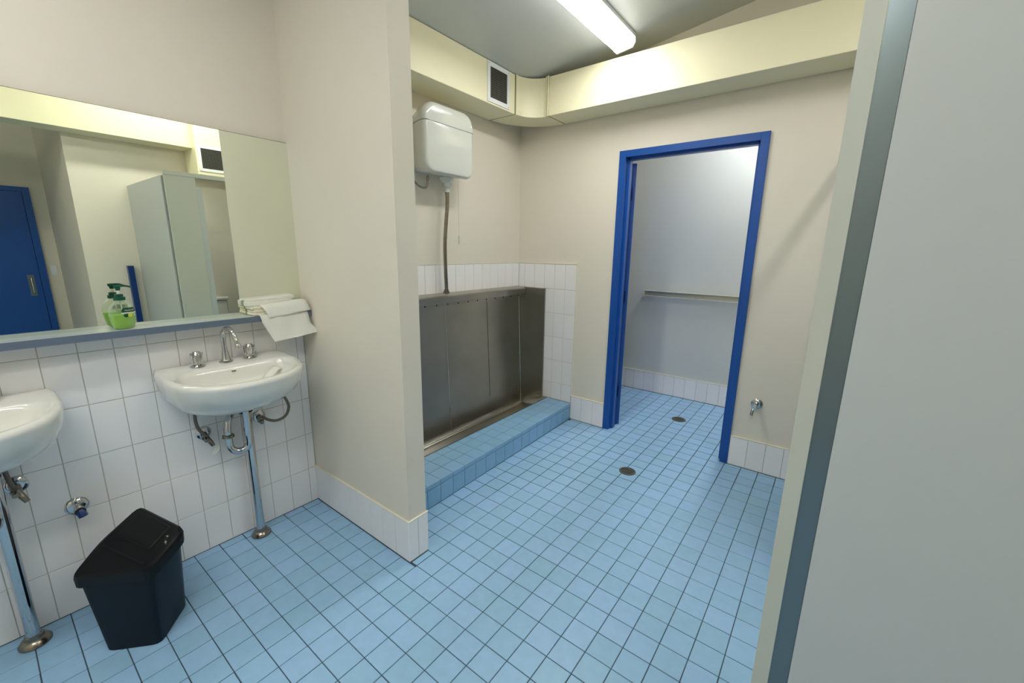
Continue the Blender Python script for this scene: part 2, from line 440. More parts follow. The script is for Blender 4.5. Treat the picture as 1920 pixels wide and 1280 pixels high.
# ---------------------------------------------------------------- flushing cistern
ci = thing('flushing_cistern', 'white plastic high-level cistern on the wall above the steel urinal', 'cistern', (-.895, .86, 1.86))
def rrect(y0, y1, z0, z1, rb, rtp, n=8):
    P = []
    for (cy, cz, a0, r) in ((y1 - rb, z0 + rb, -PI / 2, rb), (y1 - rtp, z1 - rtp, 0, rtp), (y0 + rtp, z1 - rtp, PI / 2, rtp), (y0 + rb, z0 + rb, PI, rb)):
        for k in range(n + 1):
            a = a0 + PI / 2 * k / n; P.append((cy + r * math.cos(a), cz + r * math.sin(a)))
    return P
def shell(name, y0, y1, z0, z1, rb, rtp, m, parent, xa=-.895, xb=-.70, taper=.05):
    bm = bmesh.new(); rings = []
    lay = [(xa, taper)] + [(xa + (xb - xa - .035) * t, taper * (1 - t) ** 1.3) for t in (.3, .6, 1)]
    for k in range(1, 6):
        a = PI / 2 * k / 5; lay.append((xb - .035 + .035 * math.sin(a), .028 * (1 - math.cos(a))))
    for x, ins in lay:
        zi0 = ins if rb > .01 else 0; zi1 = ins * .7 if rtp > .01 else 0
        rings.append([(x, p, q) for p, q in rrect(y0 + ins, y1 - ins, z0 + zi0 * (.5 if name != 'lid' else 0), z1 - zi1 * (0 if name != 'lid' else 1), max(rb - ins * .3, .004), max(rtp - ins * .3, .004))])
    loft(bm, rings)
    return fin(name, bm, m, parent, smooth=True, sharp=.7)
shell('tank', .640, 1.065, 1.862, 2.1475, .062, .003, PLAST, ci)
shell('lid', .637, 1.068, 2.1495, 2.262, .003, .095, PLAST, ci, xb=-.697)
lt('push_plug', (-.699, 1.03, 2.185), (1, 0, 0), [(0, .009), (.003, .009), (.004, .006)], WHITEM, ci, 12)
lt('outlet_nut', (-.80, .905, 1.868), (0, 0, -1), [(0, .050), (.004, .052), (.030, .036), (.036, .029), (.060, .029), (.064, .019), (.095, .0185)], PLAST, ci)
tb('flush_pipe', [(-.80, .905, 1.78), (-.80, .905, 1.70), (-.803, .893, 1.58), (-.806, .882, 1.44), (-.81, .886, 1.28), (-.822, .902, 1.15), (-.826, .905, 1.10)], .0125, DULL, ci, 16)
lt('pipe_collar', (-.80, .905, 1.80), (0, 0, -1), [(0, .015), (.003, .0185), (.022, .0185), (.025, .014)], DULL, ci)
lt('pipe_collar', (-.826, .905, 1.131), (0, 0, -1), [(0, .014), (.003, .018), (.014, .018), (.016, .023), (.028, .023)], DULL, ci)
tb('pull_cord', [(-.82, 1.03, 1.87), (-.82, 1.03, 1.6), (-.82, 1.031, 1.49)], .0012, OFFW, ci, 6, 1)
lt('pull_grip', (-.82, 1.031, 1.50), (0, 0, -1), [(0, .003), (.01, .0045), (.05, .0055), (.06, .003)], PLAST, ci, 10)
sp = thing('supply_hose', 'braided supply hose curling under the left end of the high cistern', 'hose', (-.86, .70, 1.82))
tb('hose', [(-.885, .59, 2.06), (-.88, .60, 1.97), (-.87, .635, 1.885), (-.855, .685, 1.812), (-.84, .728, 1.787), (-.83, .758, 1.797), (-.83, .766, 1.84)], .0058, DULL, sp, 10)
lt('hose_nut', (-.83, .766, 1.834), (0, 0, 1), [(0, .009), (.018, .009), (.02, .006), (.03, .006)], DULL, sp, 6)

# ---------------------------------------------------------------- duct and vents
du = thing('air_duct', 'cream boxed air duct running round the top of the walls', 'duct', (-.65, .7, 2.35))
Z0, Z1 = 2.35, 2.605
bx('straight_section', (-.893, -.65, .003, 1.437, Z0, Z1), CREAM, du, bevel=.003)
def elbow(cx, cy, r0, r1, a0, a1, flip=False):
    bm = bmesh.new(); ring = []; n = 16
    rings = []
    for k in range(n + 1):
        a = a0 + (a1 - a0) * k / n; c, s = math.cos(a), math.sin(a)
        rings.append([(cx + r0 * c, cy + r0 * s, Z0), (cx + r1 * c, cy + r1 * s, Z0), (cx + r1 * c, cy + r1 * s, Z1), (cx + r0 * c, cy + r0 * s, Z1)])
    loft(bm, rings); return bm
fin('elbow', elbow(-.478, 1.445, .165, .398, PI, PI / 2), CREAM, du, smooth=True, sharp=.6)
bx('straight_section', (-.473, 1.95, 1.603, 1.8385, Z0, Z1), CREAM, du, bevel=.003)
bx('joint_line', (-.89, -.6505, 1.4375, 1.4435, Z0 + .001, Z1 - .003), CREAMD, du)
bx('joint_band', (-.65, -.6435, 1.444, 1.456, Z0 - .001, Z1 + .006), CREAM, du)
bx('joint_band', (-.500, -.488, 1.600, 1.612, Z0 - .001, Z1 + .006), CREAM, du)
bx('joint_band', (-.480, -.474, 1.594, 1.604, Z0 - .001, Z1 + .006), CREAM, du)
bx('joint_line', (-.4765, -.4735, 1.606, 1.838, Z0 - .0008, Z1 - .003), CREAMD, du)
fin('elbow', elbow(1.95, 1.34, .263, .498, PI / 2, 0), CREAM, du, smooth=True, sharp=.6)
bx('straight_section', (2.213, 2.448, -2.6, 1.34, Z0, Z1), CREAM, du, bevel=.003)
bx('riser', (2.13, 2.449, .44, .98, 2.10, 2.88), CREAM, du, bevel=.003)

def vent(label, plane, a0, a1, z0, z1, facing, nb=14, nh=14):
    """grille on a plane x = const"""
    s = 1 if facing == '+x' else -1
    t = thing('air_vent', label, 'vent', (plane, (a0 + a1) / 2, (z0 + z1) / 2))
    def q(x0, x1): return (plane + x0, plane + x1) if s > 0 else (plane - x1, plane - x0)
    fw = .027; X = q(0, .006)
    bm = bmesh.new()
    box(bm, *X, a0, a1, z0, z0 + fw); box(bm, *X, a0, a1, z1 - fw, z1); box(bm, *X, a0, a0 + fw, z0 + fw, z1 - fw); box(bm, *X, a1 - fw, a1, z0 + fw, z1 - fw)
    fin('frame', bm, WHITEM, t)
    bx('backing', (*q(.0002, .0008), a0 + fw, a1 - fw, z0 + fw, z1 - fw), VOID, t)
    bm = bmesh.new(); w_ = a1 - a0 - 2 * fw; h_ = z1 - z0 - 2 * fw
    for k in range(1, nb):
        c = a0 + fw + w_ * k / nb; box(bm, *q(.001, .004), c - .0016, c + .0016, z0 + fw, z1 - fw)
    fin('upright_bars', bm, GRILLE, t)
    bm = bmesh.new()
    for k in range(1, nh):
        c = z0 + fw + h_ * k / nh; box(bm, *q(.001, .003), a0 + fw, a1 - fw, c - .0014, c + .0014)
    fin('cross_bars', bm, GRILLE, t)
    for y, z in ((a0 + .012, z0 + .012), (a1 - .012, z0 + .012), (a0 + .012, z1 - .012), (a1 - .012, z1 - .012)):
        lt('screw', (plane + s * .006, y, z), (s, 0, 0), [(0, .003), (.001, .0025)], GRILLE, t, 8)
    return t
vent('square white vent on the cream duct above the urinal cistern', -.65, 1.137, 1.369, 2.362, 2.600, '+x')
vent('white vent on the cream duct box over the cubicle, seen in the mirror', 2.13, .455, .70, 2.135, 2.378, '-x')

# ---------------------------------------------------------------- fluorescent lights
def fitting(name, label, x0, y0, y1, strength, w_=.145, group=None, c=(1, .985, .93, 1), side=.10, inset=.010):
    a = math.atan(.14); xc = x0 + w_ / 2; zt = zc(xc) - .002
    t = thing(name, label, 'light', (xc, (y0 + y1) / 2, zt), group)
    t.rotation_euler = (0, -a, 0)
    em = lamp_mat('lit diffuser', strength, c); h = w_ / 2; L = (y1 - y0) / 2
    def loc(nm, bm, m, **k):
        bmesh.ops.recalc_face_normals(bm, faces=bm.faces); me = bpy.data.meshes.new(nm); bm.to_mesh(me); bm.free()
        return link(nm, me, m, t)
    bm = bmesh.new(); box(bm, -h, h, -L, L, -.022, 0); loc('housing', bm, WHITEM)
    bm = bmesh.new(); prism(bm, [(-h + .002, -.022), (-h + .002, -.05), (-h + .02, -.070), (h - .02, -.070), (h - .002, -.05), (h - .002, -.022)], 1, -L + .008, L - .008)
    dif = loc('diffuser', bm, lamp_mat('lit diffuser side', strength * side, c))
    bm = bmesh.new(); box(bm, -h + .020, h - .020, -L + inset, L - inset, -.073, -.0702); me = bpy.data.meshes.new('lit_lens'); bm.to_mesh(me); bm.free()
    link('lit_lens', me, em, dif)
    for s in (-1, 1):
        bm = bmesh.new(); prism(bm, [(-h, -.02), (-h, -.052), (-h + .02, -.076), (h - .02, -.076), (h, -.052), (h, -.02)], 1, s * (L - .008), s * L)
        loc('end_cap', bm, WHITEM)
    return t
fitting('fluorescent_light', 'lit fluorescent batten on the ceiling in front of the urinal', -.003, .395, 1.612, LAMP_URINAL, side=.10, inset=.17)
fitting('fluorescent_light', 'fluorescent batten on the ceiling above the toilet cubicles', 1.65, -.35, .85, LAMP_CUBICLE, side=.12)
fitting('fluorescent_light', 'fluorescent batten on the ceiling in line with the urinal one, over the sinks', -.003, -2.1, -.9, LAMP_SINK * .75, side=.7)
fitting('fluorescent_light', 'fluorescent batten on the ceiling furthest from the sinks, near the cubicle front', 1.08, -2.35, -1.15, LAMP_SINK, side=.7)
fitting('fluorescent_light', 'fluorescent batten on the ceiling of the shower room', .75, 2.15, 2.85, LAMP_SHOWER, c=(.95, .98, 1, 1), side=.25)

# ---------------------------------------------------------------- blue doorway and door
df = thing('door_frame', 'bright blue steel door frame round the shower room doorway', 'door frame', (.45, 1.9, 0))
# jambs: profile in x-y, extruded in z
bm = bmesh.new(); prism(bm, [(-.011, 1.829), (.039, 1.829), (.039, 1.872), (.056, 1.872), (.056, 1.915), (.039, 1.915), (.039, 1.957), (-.011, 1.957), (-.011, 1.955), (-.003, 1.955), (-.003, 1.849), (-.011, 1.849)], 2, 0.002, 2.099)
fin('jamb', bm, BLUE, df, bevel=.0015, seg=1)
bm = bmesh.new(); prism(bm, [(.912, 1.829), (.912, 1.849), (.903, 1.849), (.903, 1.955), (.912, 1.957), (.865, 1.957), (.865, 1.915), (.850, 1.915), (.850, 1.872), (.865, 1.872), (.865, 1.829)], 2, 0.002, 2.099)
fin('jamb', bm, BLUE, df, bevel=.0015, seg=1)
bm = bmesh.new(); prism(bm, [(1.829, 2.0985), (1.829, 2.055), (1.872, 2.055), (1.872, 2.040), (1.915, 2.040), (1.915, 2.055), (1.957, 2.055), (1.957, 2.0985)], 0, .0395, .8645)
fin('head', bm, BLUE, df)
for z in (.25, 1.02, 1.78): lt('hinge', (.050, 1.962, z), (0, 0, 1), [(0, .007), (.09, .007)], BLUED, df, 10)
dl = thing('blue_door', 'blue door swung open into the shower room, seen edge on', 'door', (.045, 1.975, 0))
A = math.radians(113)
bm = bmesh.new(); box(bm, 0, .80, -.036, 0, .012, 2.035)
bmesh.ops.rotate(bm, verts=bm.verts, cent=(0, 0, 0), matrix=Matrix.Rotation(A, 3, 'Z')); bmesh.ops.translate(bm, verts=bm.verts, vec=(.030, 1.968, 0))
fin('leaf', bm, BLUE, dl, bevel=.002, seg=1)

# coat rail in the shower room
ra = thing('wall_rail', 'beige metal channel rail across the shower room wall behind the doorway', 'rail', (.4, 2.95, 1.0))
bx('web', (-.148, 1.3, 2.958, 2.962, .989, 1.034), BEIGE, ra)
bx('top_flange', (-.148, 1.3, 2.925, 2.962, 1.0335, 1.0385), GREYE, ra)
bx('bottom_flange', (-.148, 1.3, 2.925, 2.962, .984, .989), GREYE, ra)
bx('end_plate', (-.152, -.148, 2.925, 2.994, .982, 1.040), BEIGE, ra)
bx('wall_bracket', (-.10, -.06, 2.962, 2.994, 1.0, 1.025), BEIGE, ra)
bx('wall_bracket', (.78, .82, 2.962, 2.994, 1.0, 1.025), BEIGE, ra)

# ---------------------------------------------------------------- floor drains
def drain(label, x, y, r):
    t = thing('floor_drain', label, 'drain', (x, y, 0))
    lt('rim', (x, y, .0005), (0, 0, 1), [(0, r), (.003, r * .985), (.0035, r * .9), (.0035, r * .76), (.0008, r * .75)], DRAINM, t, 40)
    lt('sump', (x, y, .0012), (0, 0, 1), [(0, r * .75), (.0006, r * .74)], STEELD, t, 40)
    bm = bmesh.new()
    for k in range(-4, 5):
        c = k * r * .165; hl = math.sqrt(max((r * .74) ** 2 - c * c, 0))
        box(bm, x - hl, x + hl, y + c - r * .045, y + c + r * .045, .0018, .0035)
    fin('grate', bm, DRAINM, t)
drain('round metal floor drain in the middle of the main blue floor', .421, 1.303, .053)
drain('round metal floor drain inside the shower room beyond the doorway', .424, 2.415, .058)

# ---------------------------------------------------------------- mirror and shelf
mi = thing('wall_mirror', 'wide frameless mirror on the wall above the sinks', 'mirror', (-.845, -1.3, 1.1))
bx('glass', (-.8475, -.845, -2.3, -.099, 1.088, 1.888), MIRROR, mi)
bx('backing_edge', (-.860, -.8476, -2.301, -.0985, 1.087, 1.890), MEDGE, mi)
bx('side_edge', (-.8475, -.8440, -.0990, -.0965, 1.093, 1.888), MEDGE, mi)
sh = thing('wall_shelf', 'narrow blue-grey laminate shelf under the long mirror', 'shelf', (-.80, -1.2, 1.068))
bx('board', (-.849, -.752, -2.3, -.103, 1.068, 1.0925), SHELF, sh)
bx('front_edge', (-.752, -.7495, -2.3, -.085, 1.067, 1.0928), SHELFE, sh)
bx('end_edge', (-.849, -.7496, -.103, -.1005, 1.067, 1.0928), SHELFE, sh)

# ---------------------------------------------------------------- sinks
def poly_sym(h):   # half outline (x, y>=0) from the back to the front -> closed polygon
    return [Vector((x, y)) for x, y in h] + [Vector((x, -y)) for x, y in reversed(h) if y > 1e-6]
OUT = poly_sym([(0, 0), (0, .236), (.006, .247), (.025, .252), (.10, .2545), (.18, .254), (.235, .247), (.285, .232), (.33, .205), (.365, .168), (.392, .122), (.408, .07), (.415, 0)])
INN = poly_sym([(.125, 0), (.126, .10), (.130, .16), (.142, .198), (.175, .220), (.225, .224), (.27, .210), (.312, .178), (.345, .135), (.368, .075), (.376, 0)])
def cast(P, c, a):
    d = Vector((math.cos(a), math.sin(a))); best = None
    for i in range(len(P)):
        p, q = P[i], P[(i + 1) % len(P)]; e = q - p; den = d.x * e.y - d.y * e.x
        if abs(den) < 1e-9: continue
        t = ((p.x - c.x) * e.y - (p.y - c.y) * e.x) / den; s = ((p.x - c.x) * d.y - (p.y - c.y) * d.x) / den
        if t > 0 and -1e-6 <= s <= 1 + 1e-6 and (best is None or t > best): best = t
    return c + d * best
N = 96; CC = Vector((.24, 0))
angs = [2 * PI * k / N for k in range(N)]
RO = [cast(OUT, CC, a) for a in angs]; RI = [cast(INN, CC, a) for a in angs]
def smooth_ring(R):
    n = len(R); return [(R[i - 1] + R[i] * 2 + R[(i + 1) % n]) / 4 for i in range(n)]
RI = smooth_ring(smooth_ring(RI))
def deckz(x): return .900 - .038 * min(max((x - .05) / .36, 0), 1) * .5
def make_sink(yc, label, leg_y, group):
    t = thing('sink', label, 'sink', (-.85, yc, 0), group)
    bm = bmesh.new(); rings = []
    def W(p, z): return (-.849 + p.x, yc + p.y, z)
    for s, z, sy in ((.12, .685, .10), (.30, .688, .26), (.46, .697, .45), (.62, .715, .62), (.78, .745, .79), (.90, .785, .915), (.965, .825, .975), (.992, .86, .996), (1.0, None, 1.0)):
        rings.append([W(Vector((p.x * s, p.y * sy)), (deckz(p.x) - .014) if z is None else z + (.0 if z < .8 else 0)) for p in RO])
    for ins, dz in ((.0035, -.005), (.010, 0.0), (.020, .001)):
        rings.append([W(p.lerp(CC, ins / max((p - CC).length, .01)) if p.x > .004 else Vector((p.x + .0008, p.y * (1 - ins * .5))), deckz(p.x) + dz) for p in RO])
    rings.append([W(p.lerp(CC, -.012 / max((p - CC).length, .01)), deckz(p.x) - .000) for p in RI])
    rings.append([W(p, deckz(p.x) - .006) for p in RI])
    for s, z in ((.96, .870), (.90, .845), (.80, .815), (.66, .79), (.48, .772), (.28, .764), (.10, .760)):
        c2 = Vector((.235, .0)); rings.append([W(c2 + (p - c2) * s, z) for p in RI])
    loft(bm, rings)
    fin('basin', bm, CERAM, t, smooth=True, sharp=1.1)
    lt('waste', (-.849 + .235, yc, .7605), (0, 0, 1), [(0, .022), (.002, .022), (.0025, .016), (.001, .012)], CHROME, t)
    bx('overflow', (-.715, -.712, yc - .008, yc + .008, .868, .873), DULL, t)
    # spout
    x0 = -.79; zb = .899
    s = tb('spout', [(x0, yc, zb + .01), (x0, yc, zb + .06), (x0, yc, zb + .115), (x0 + .012, yc + .003, zb + .143), (x0 + .04, yc + .010, zb + .155), (x0 + .066, yc + .018, zb + .138), (x0 + .082, yc + .022, zb + .105), (x0 + .088, yc + .024, zb + .082)], .0095, CHROME, t, 16, 8, radii=(.0115, .0085))
    lt('spout_base', (x0, yc, zb), (0, 0, 1), [(0, .027), (.004, .027), (.007, .021), (.02, .016), (.05, .0125)], CHROME, s)
    lt('aerator', (x0 + .0875, yc + .024, zb + .090), (.10, .03, -1), [(0, .0105), (.002, .012), (.018, .012), (.02, .009)], CHROME, s, 20)
    for sy in (-.106, .098):
        h = lt('tap_handle', (x0, yc + sy, zb), (0, 0, 1), [(.008, .012), (.012, .017), (.02, .018), (.036, .021), (.052, .0215), (.058, .016), (.062, .015), (.066, .012)], CHROME, t, 24)
        lt('tap_flange', (x0, yc + sy, zb), (0, 0, 1), [(0, .029), (.003, .029), (.008, .022), (.01, .012)], CHROME, h)
        bm = bmesh.new()
        for k in range(4):
            a = .5 + k * PI / 2
            r = box(bm, .014, .031, -.0038, .0038, .018, .056)
            for v_ in r: v_.co.x -= .008 * (1 if v_.co.z < .03 and v_.co.x > .02 else 0)
            bmesh.ops.rotate(bm, verts=r, cent=(0, 0, 0), matrix=Matrix.Rotation(a, 3, 'Z')); bmesh.ops.translate(bm, verts=r, vec=(x0, yc + sy, zb))
        fin('handle_lugs', bm, CHROME, h, bevel=.001, seg=1)
    # waste, trap and support leg
    ly = leg_y; lx = -.765
    lt('waste_nut', (lx, ly, .698), (0, 0, -1), [(0, .026), (.010, .031), (.030, .031), (.031, .024)], OFFW, t)
    lt('lock_ring', (lx, ly, .668), (0, 0, -1), [(0, .029), (.003, .032), (.012, .032), (.015, .024)], BLACK, t)
    l = lt('support_leg', (lx - .012, ly + .008, .664), (0, 0, -1), [(0, .023), (.05, .0205), (.655, .0185)], CHROME, t)
    lt('leg_flange', (lx - .012, ly + .008, .001), (0, 0, 1), [(0, .043), (.006, .043), (.012, .038), (.02, .034), (.024, .026), (.034, .024), (.037, .0195)], DULL, l, 32)
    fx = lx + .018; cy_ = ly - .040; R_ = .036
    arc = [(fx, ly - .004, .664), (fx, ly - .004, .60), (fx, ly - .004, .54)] + [(fx - .004 * k, cy_ + R_ * math.cos(a), .512 + R_ * math.sin(a)) for k, a in enumerate([-PI * q / 6 for q in range(0, 7)])]
    tb('trap', arc + [(fx - .026, cy_ - R_, .545)], .0165, CHROME, t, 18, 6)
    tb('trap_outlet', [(fx - .026, cy_ - R_, .545), (fx - .027, cy_ - R_, .585), (fx - .034, cy_ - R_ + .008, .622), (fx - .050, cy_ - R_ + .026, .645), (fx - .072, cy_ - R_ + .040, .648), (-.852, cy_ - R_ + .044, .648)], .0155, CHROME, t, 18, 6)
    lt('trap_collar', (fx - .026, cy_ - R_, .566), (0, 0, -1), [(0, .017), (.002, .023), (.013, .0245), (.015, .017)], DULL, t)
    return t
make_sink(-.486, 'white ceramic sink right next to the cream wall end, whole in view', -.447, 'sinks under the mirror')
make_sink(-1.262, 'white ceramic sink cut off by the left edge of the photo', -1.204, 'sinks under the mirror')

def valve(label, y, z, hose, tail=True):
    t = thing('stop_valve', label, 'valve', (-.845, y, z))
    lt('wall_flange', (-.85, y, z), (1, 0, 0), [(0, .030), (.003, .030), (.008, .024), (.010, .014)], CHROME, t, 28)
    lt('valve_body', (-.85, y, z), (1, -.15, -.35), [(.0, .011), (.02, .011), (.022, .0145), (.04, .0145), (.042, .010), (.06, .009)], DULL, t, 16)
    tb('hose', hose, .0068, HOSE, t, 12, 8)
    if tail: tb('valve_tail', [(-.815, y - .004, z - .012), (-.80, y + .006, z - .03), (-.795, y + .014, z - .05)], .010, DULL, t, 12, 4, radii=(.012, .008))
    return t
valve('left stop valve with grey hose and torn paper under the right sink', -.592, .576, [(-.80, -.625, .705), (-.80, -.628, .66), (-.80, -.622, .62), (-.802, -.604, .585), (-.81, -.594, .575)])
valve('stop valve with a long looped grey hose right of the sink leg', -.361, .585, [(-.822, -.357, .588), (-.80, -.335, .568), (-.79, -.30, .558), (-.785, -.262, .572), (-.785, -.243, .61), (-.785, -.25, .65), (-.785, -.272, .695)], False)
valve('stop valve on a round flange under the sink at the left edge', -1.147, .578, [(-.80, -1.165, .68), (-.80, -1.163, .64), (-.802, -1.158, .60), (-.81, -1.15, .578)])
# scrap of paper caught on the first valve
bm = bmesh.new()
p = [(-.797, -.574, .525), (-.797, -.553, .520), (-.79, -.560, .500), (-.79, -.575, .488), (-.788, -.600, .480), (-.79, -.585, .497), (-.793, -.578, .505)]
vs = [bm.verts.new(q) for q in p]; bm.faces.new(vs)
r = bmesh.ops.extrude_face_region(bm, geom=list(bm.faces)); bmesh.ops.translate(bm, verts=[v for v in r['geom'] if isinstance(v, bmesh.types.BMVert)], vec=(.0008, 0, 0))
tag(fin('paper_scrap', bm, PAPER), 'torn scrap of paper hanging from the valve under the right sink', 'paper')

# wall taps
t = thing('wall_tap', 'chrome wall tap with blue end above the black bin', 'tap', (-.85, -1.02, .43))
lt('flange', (-.85, -1.02, .43), (1, 0, 0), [(0, .034), (.003, .034), (.010, .028), (.014, .015)], CHROME, t, 28)
lt('body', (-.85, -1.02, .43), (1, .05, -.10), [(.0, .014), (.03, .013), (.034, .016), (.052, .016)], CHROME, t, 16)
lt('blue_spout', (-.806, -1.018, .428), (.4, .25, -1), [(0, .012), (.012, .014), (.028, .014), (.03, .008)], BLUED, t, 6)
t = thing('wall_tap', 'small chrome hose tap low on the wall right of the blue doorway', 'tap', (1.033, 1.845, .458))
lt('flange', (1.036, 1.845, .458), (0, -1, 0), [(0, .034), (.003, .034), (.008, .028), (.010, .014)], CHROME, t, 28)
lt('body', (1.036, 1.845, .458), (-.05, -1, .0), [(.0, .013), (.03, .014), (.06, .017), (.078, .017), (.08, .010)], CHROME, t, 16)
tb('spout', [(1.030, 1.79, .450), (1.027, 1.772, .436), (1.024, 1.766, .418), (1.023, 1.764, .402)], .0095, CHROME, t, 14)
bm = bmesh.new(); box(bm, 1.010, 1.058, 1.800, 1.812, .478, .486); fin('lever', bm, CHROME, t, bevel=.003)

# ---------------------------------------------------------------- bin
bn = thing('waste_bin', 'black wedge-shaped plastic bin with slanted lid on the floor under the sinks', 'bin', (-.56, -.93, 0))
def rc(P, k=3, f=.18):
    out = []; n = len(P)
    for i in range(n):
        a, b, c = Vector(P[i - 1]), Vector(P[i]), Vector(P[(i + 1) % n])
        p0 = b + (a - b).normalized() * min(f * .16, (a - b).length * .35); p1 = b + (c - b).normalized() * min(f * .16, (c - b).length * .35)
        for j in range(k + 1):
            s = j / k; out.append((p0 * (1 - s) ** 2 + b * 2 * s * (1 - s) + p1 * s * s))
    return out
# plan, counter-clockwise from the left nose; lid height per corner
TOPC = [(-.632, -1.078, .268), (-.398, -.915, .322), (-.463, -.800, .375), (-.738, -.866, .385), (-.690, -.990, .325)]
BOTC = [(-.535, -1.052, .002), (-.418, -.922, .002), (-.560, -.803, .002), (-.690, -.868, .002), (-.655, -.965, .002)]
Rt = rc(TOPC); Rb = rc(BOTC)
bm = bmesh.new()
cen = Vector((-.575, -.93, 0))
loft(bm, [Rb, [b.lerp(t_, .03) + Vector((0, 0, 0)) for b, t_ in zip(Rb, Rt)], [b.lerp(t_, .88) for b, t_ in zip(Rb, Rt)], [b.lerp(t_, .93) for b, t_ in zip(Rb, Rt)]])
fin('body', bm, NAVY, bn, smooth=True, sharp=.5)
def off(R, d, dz): return [p + (Vector((p.x, p.y, 0)) - Vector((cen.x, cen.y, 0))).normalized() * d + Vector((0, 0, dz)) for p in R]
bm = bmesh.new()
loft(bm, [off(Rt, .004, -.042), off(Rt, .010, -.040), off(Rt, .012, -.006), off(Rt, .008, .004), off(Rt, -.004, .008)], cap1=False)
# folded top: two planes meeting at the ridge
bm2 = bm
ring = [v for v in bm.verts if False]
top = off(Rt, -.004, .008)
vt = [bm.verts.new(p) for p in top]
A_ = Vector((-.672, -.985, .348)); B_ = Vector((-.405, -.917, .345))
n = len(vt); k0 = 1 * 4 + 1; k1 = 4 * 4 + 2           # ring vertices near ridge ends (corner 1 and corner 4)
f1 = [vt[i % n] for i in range(k1, n)] + [vt[i] for i in range(0, k0 + 1)]
f2 = [vt[i] for i in range(k0, k1 + 1)]
bm.faces.new(f1); bm.faces.new(f2)
bmesh.ops.remove_doubles(bm, verts=bm.verts, dist=.0002)
fin('lid', bm, BLACK, bn, smooth=False)
def onlid(x, y, h=.0):
    # plane through the upper part of the lid
    a, b, c = top[k0], top[2 * 4 + 1], top[3 * 4 + 2]
    nrm = (b - a).cross(c - a).normalized();
    if nrm.z < 0: nrm = -nrm
    z = a.z - (nrm.x * (x - a.x) + nrm.y * (y - a.y)) / nrm.z
    return Vector((x, y, z)) + nrm * h
rid = tb('lid_ridge', [top[k1] * .97 + top[k0] * .03 + Vector((0, 0, .0005)), top[k0] * .97 + top[k1] * .03 + Vector((0, 0, .0005))], .0022, BLACK, bn, 8, 1)
FL = [(-.706, -.872), (-.512, -.824), (-.478, -.893), (-.650, -.945)]
bm = bmesh.new(); lo = [bm.verts.new(onlid(x, y, .0003)) for x, y in FL]
hi = [bm.verts.new(onlid(x + (-.60 - x) * .03, y + (-.885 - y) * .03, .0035)) for x, y in FL]
bm.faces.new(hi); [bm.faces.new((lo[i], lo[(i + 1) % 4], hi[(i + 1) % 4], hi[i])) for i in range(4)]
fin('flap', bm, BLACK, bn)
bm = bmesh.new()
FO = [(-.60 + (x + .60) * 1.05, -.885 + (y + .885) * 1.06) for x, y in FL]
a_ = [bm.verts.new(onlid(x, y, .0012)) for x, y in FL]; b_ = [bm.verts.new(onlid(x, y, .0012)) for x, y in FO]
for i in range(4): bm.faces.new((a_[i], a_[(i + 1) % 4], b_[(i + 1) % 4], b_[i]))
fin('flap_gap', bm, STEELD, bn)
bm = bmesh.new()
for k in range(9):
    x = -.474 + .004 * k + random.uniform(-.003, .003); y = -.840 - .002 * k + random.uniform(-.004, .004)
    q = [onlid(x + random.uniform(-.007, .007), y + random.uniform(-.005, .005), .004) for _ in range(3)]
    bm.faces.new([bm.verts.new(p) for p in q])
fin('paint_scuff', bm, SCUFF, bn)

# ---------------------------------------------------------------- soap bottle
SY = -.80; SXc = -.795
sb = thing('soap_bottle', 'clear pump bottle half full of green soap on the mirror shelf', 'bottle', (SXc, SY, 1.093))
RZ = Matrix.Rotation(math.radians(14), 3, 'Z')      # local: x = front, y = width
def SP(x, y, z): v = RZ @ Vector((x, y, 0)); return Vector((SXc + v.x, SY + v.y, 1.0935 + z))
def oval(w_, d_, z, n=32): return [SP(d_ * math.cos(a), w_ * math.sin(a), z) for a in [2 * PI * k / n for k in range(n)]]
prof = [(.026, .015, 0), (.032, .019, .003), (.0365, .0215, .02), (.0405, .0235, .045), (.0405, .0235, .062), (.036, .022, .082), (.026, .018, .096), (.016, .0145, .103), (.0135, .0135, .106), (.0135, .0135, .112)]
bm = bmesh.new(); loft(bm, [oval(*p) for p in prof]); fin('bottle', bm, CLEAR, sb, smooth=True, sharp=.9)
bm = bmesh.new(); loft(bm, [oval(w_ - .0015, d_ - .0015, z + .001) for w_, d_, z in prof[:3]] + [oval(.0385, .0216, .045), oval(.0388, .0218, .054)]); fin('liquid_soap', bm, SOAP, sb, smooth=True, sharp=.9)
c0 = SP(0, 0, .108)
lt('collar', c0, (0, 0, 1), [(0, .0175), (.012, .0175), (.013, .0125), (.022, .0125), (.0235, .007)], DGREEN, sb)
lt('pump_stem', SP(0, 0, .13), (0, 0, 1), [(0, .0055), (.016, .0055)], PLAST, sb, 14)
lt('pump_head', SP(0, 0, .144), (0, 0, 1), [(0, .006), (.010, .0085), (.016, .009), (.018, .006)], DGREEN, sb, 18)
tb('nozzle', [SP(-.004, -.010, .159), SP(.0, .004, .1605), SP(.006, .022, .160), SP(.010, .036, .155)], .0036, DGREEN, sb, 10, radii=(.0052, .003))
tb('dip_tube', [SP(0, 0, .11), SP(0, .004, .05), SP(0, .008, .004)], .0022, PLAST, sb, 8, 4)
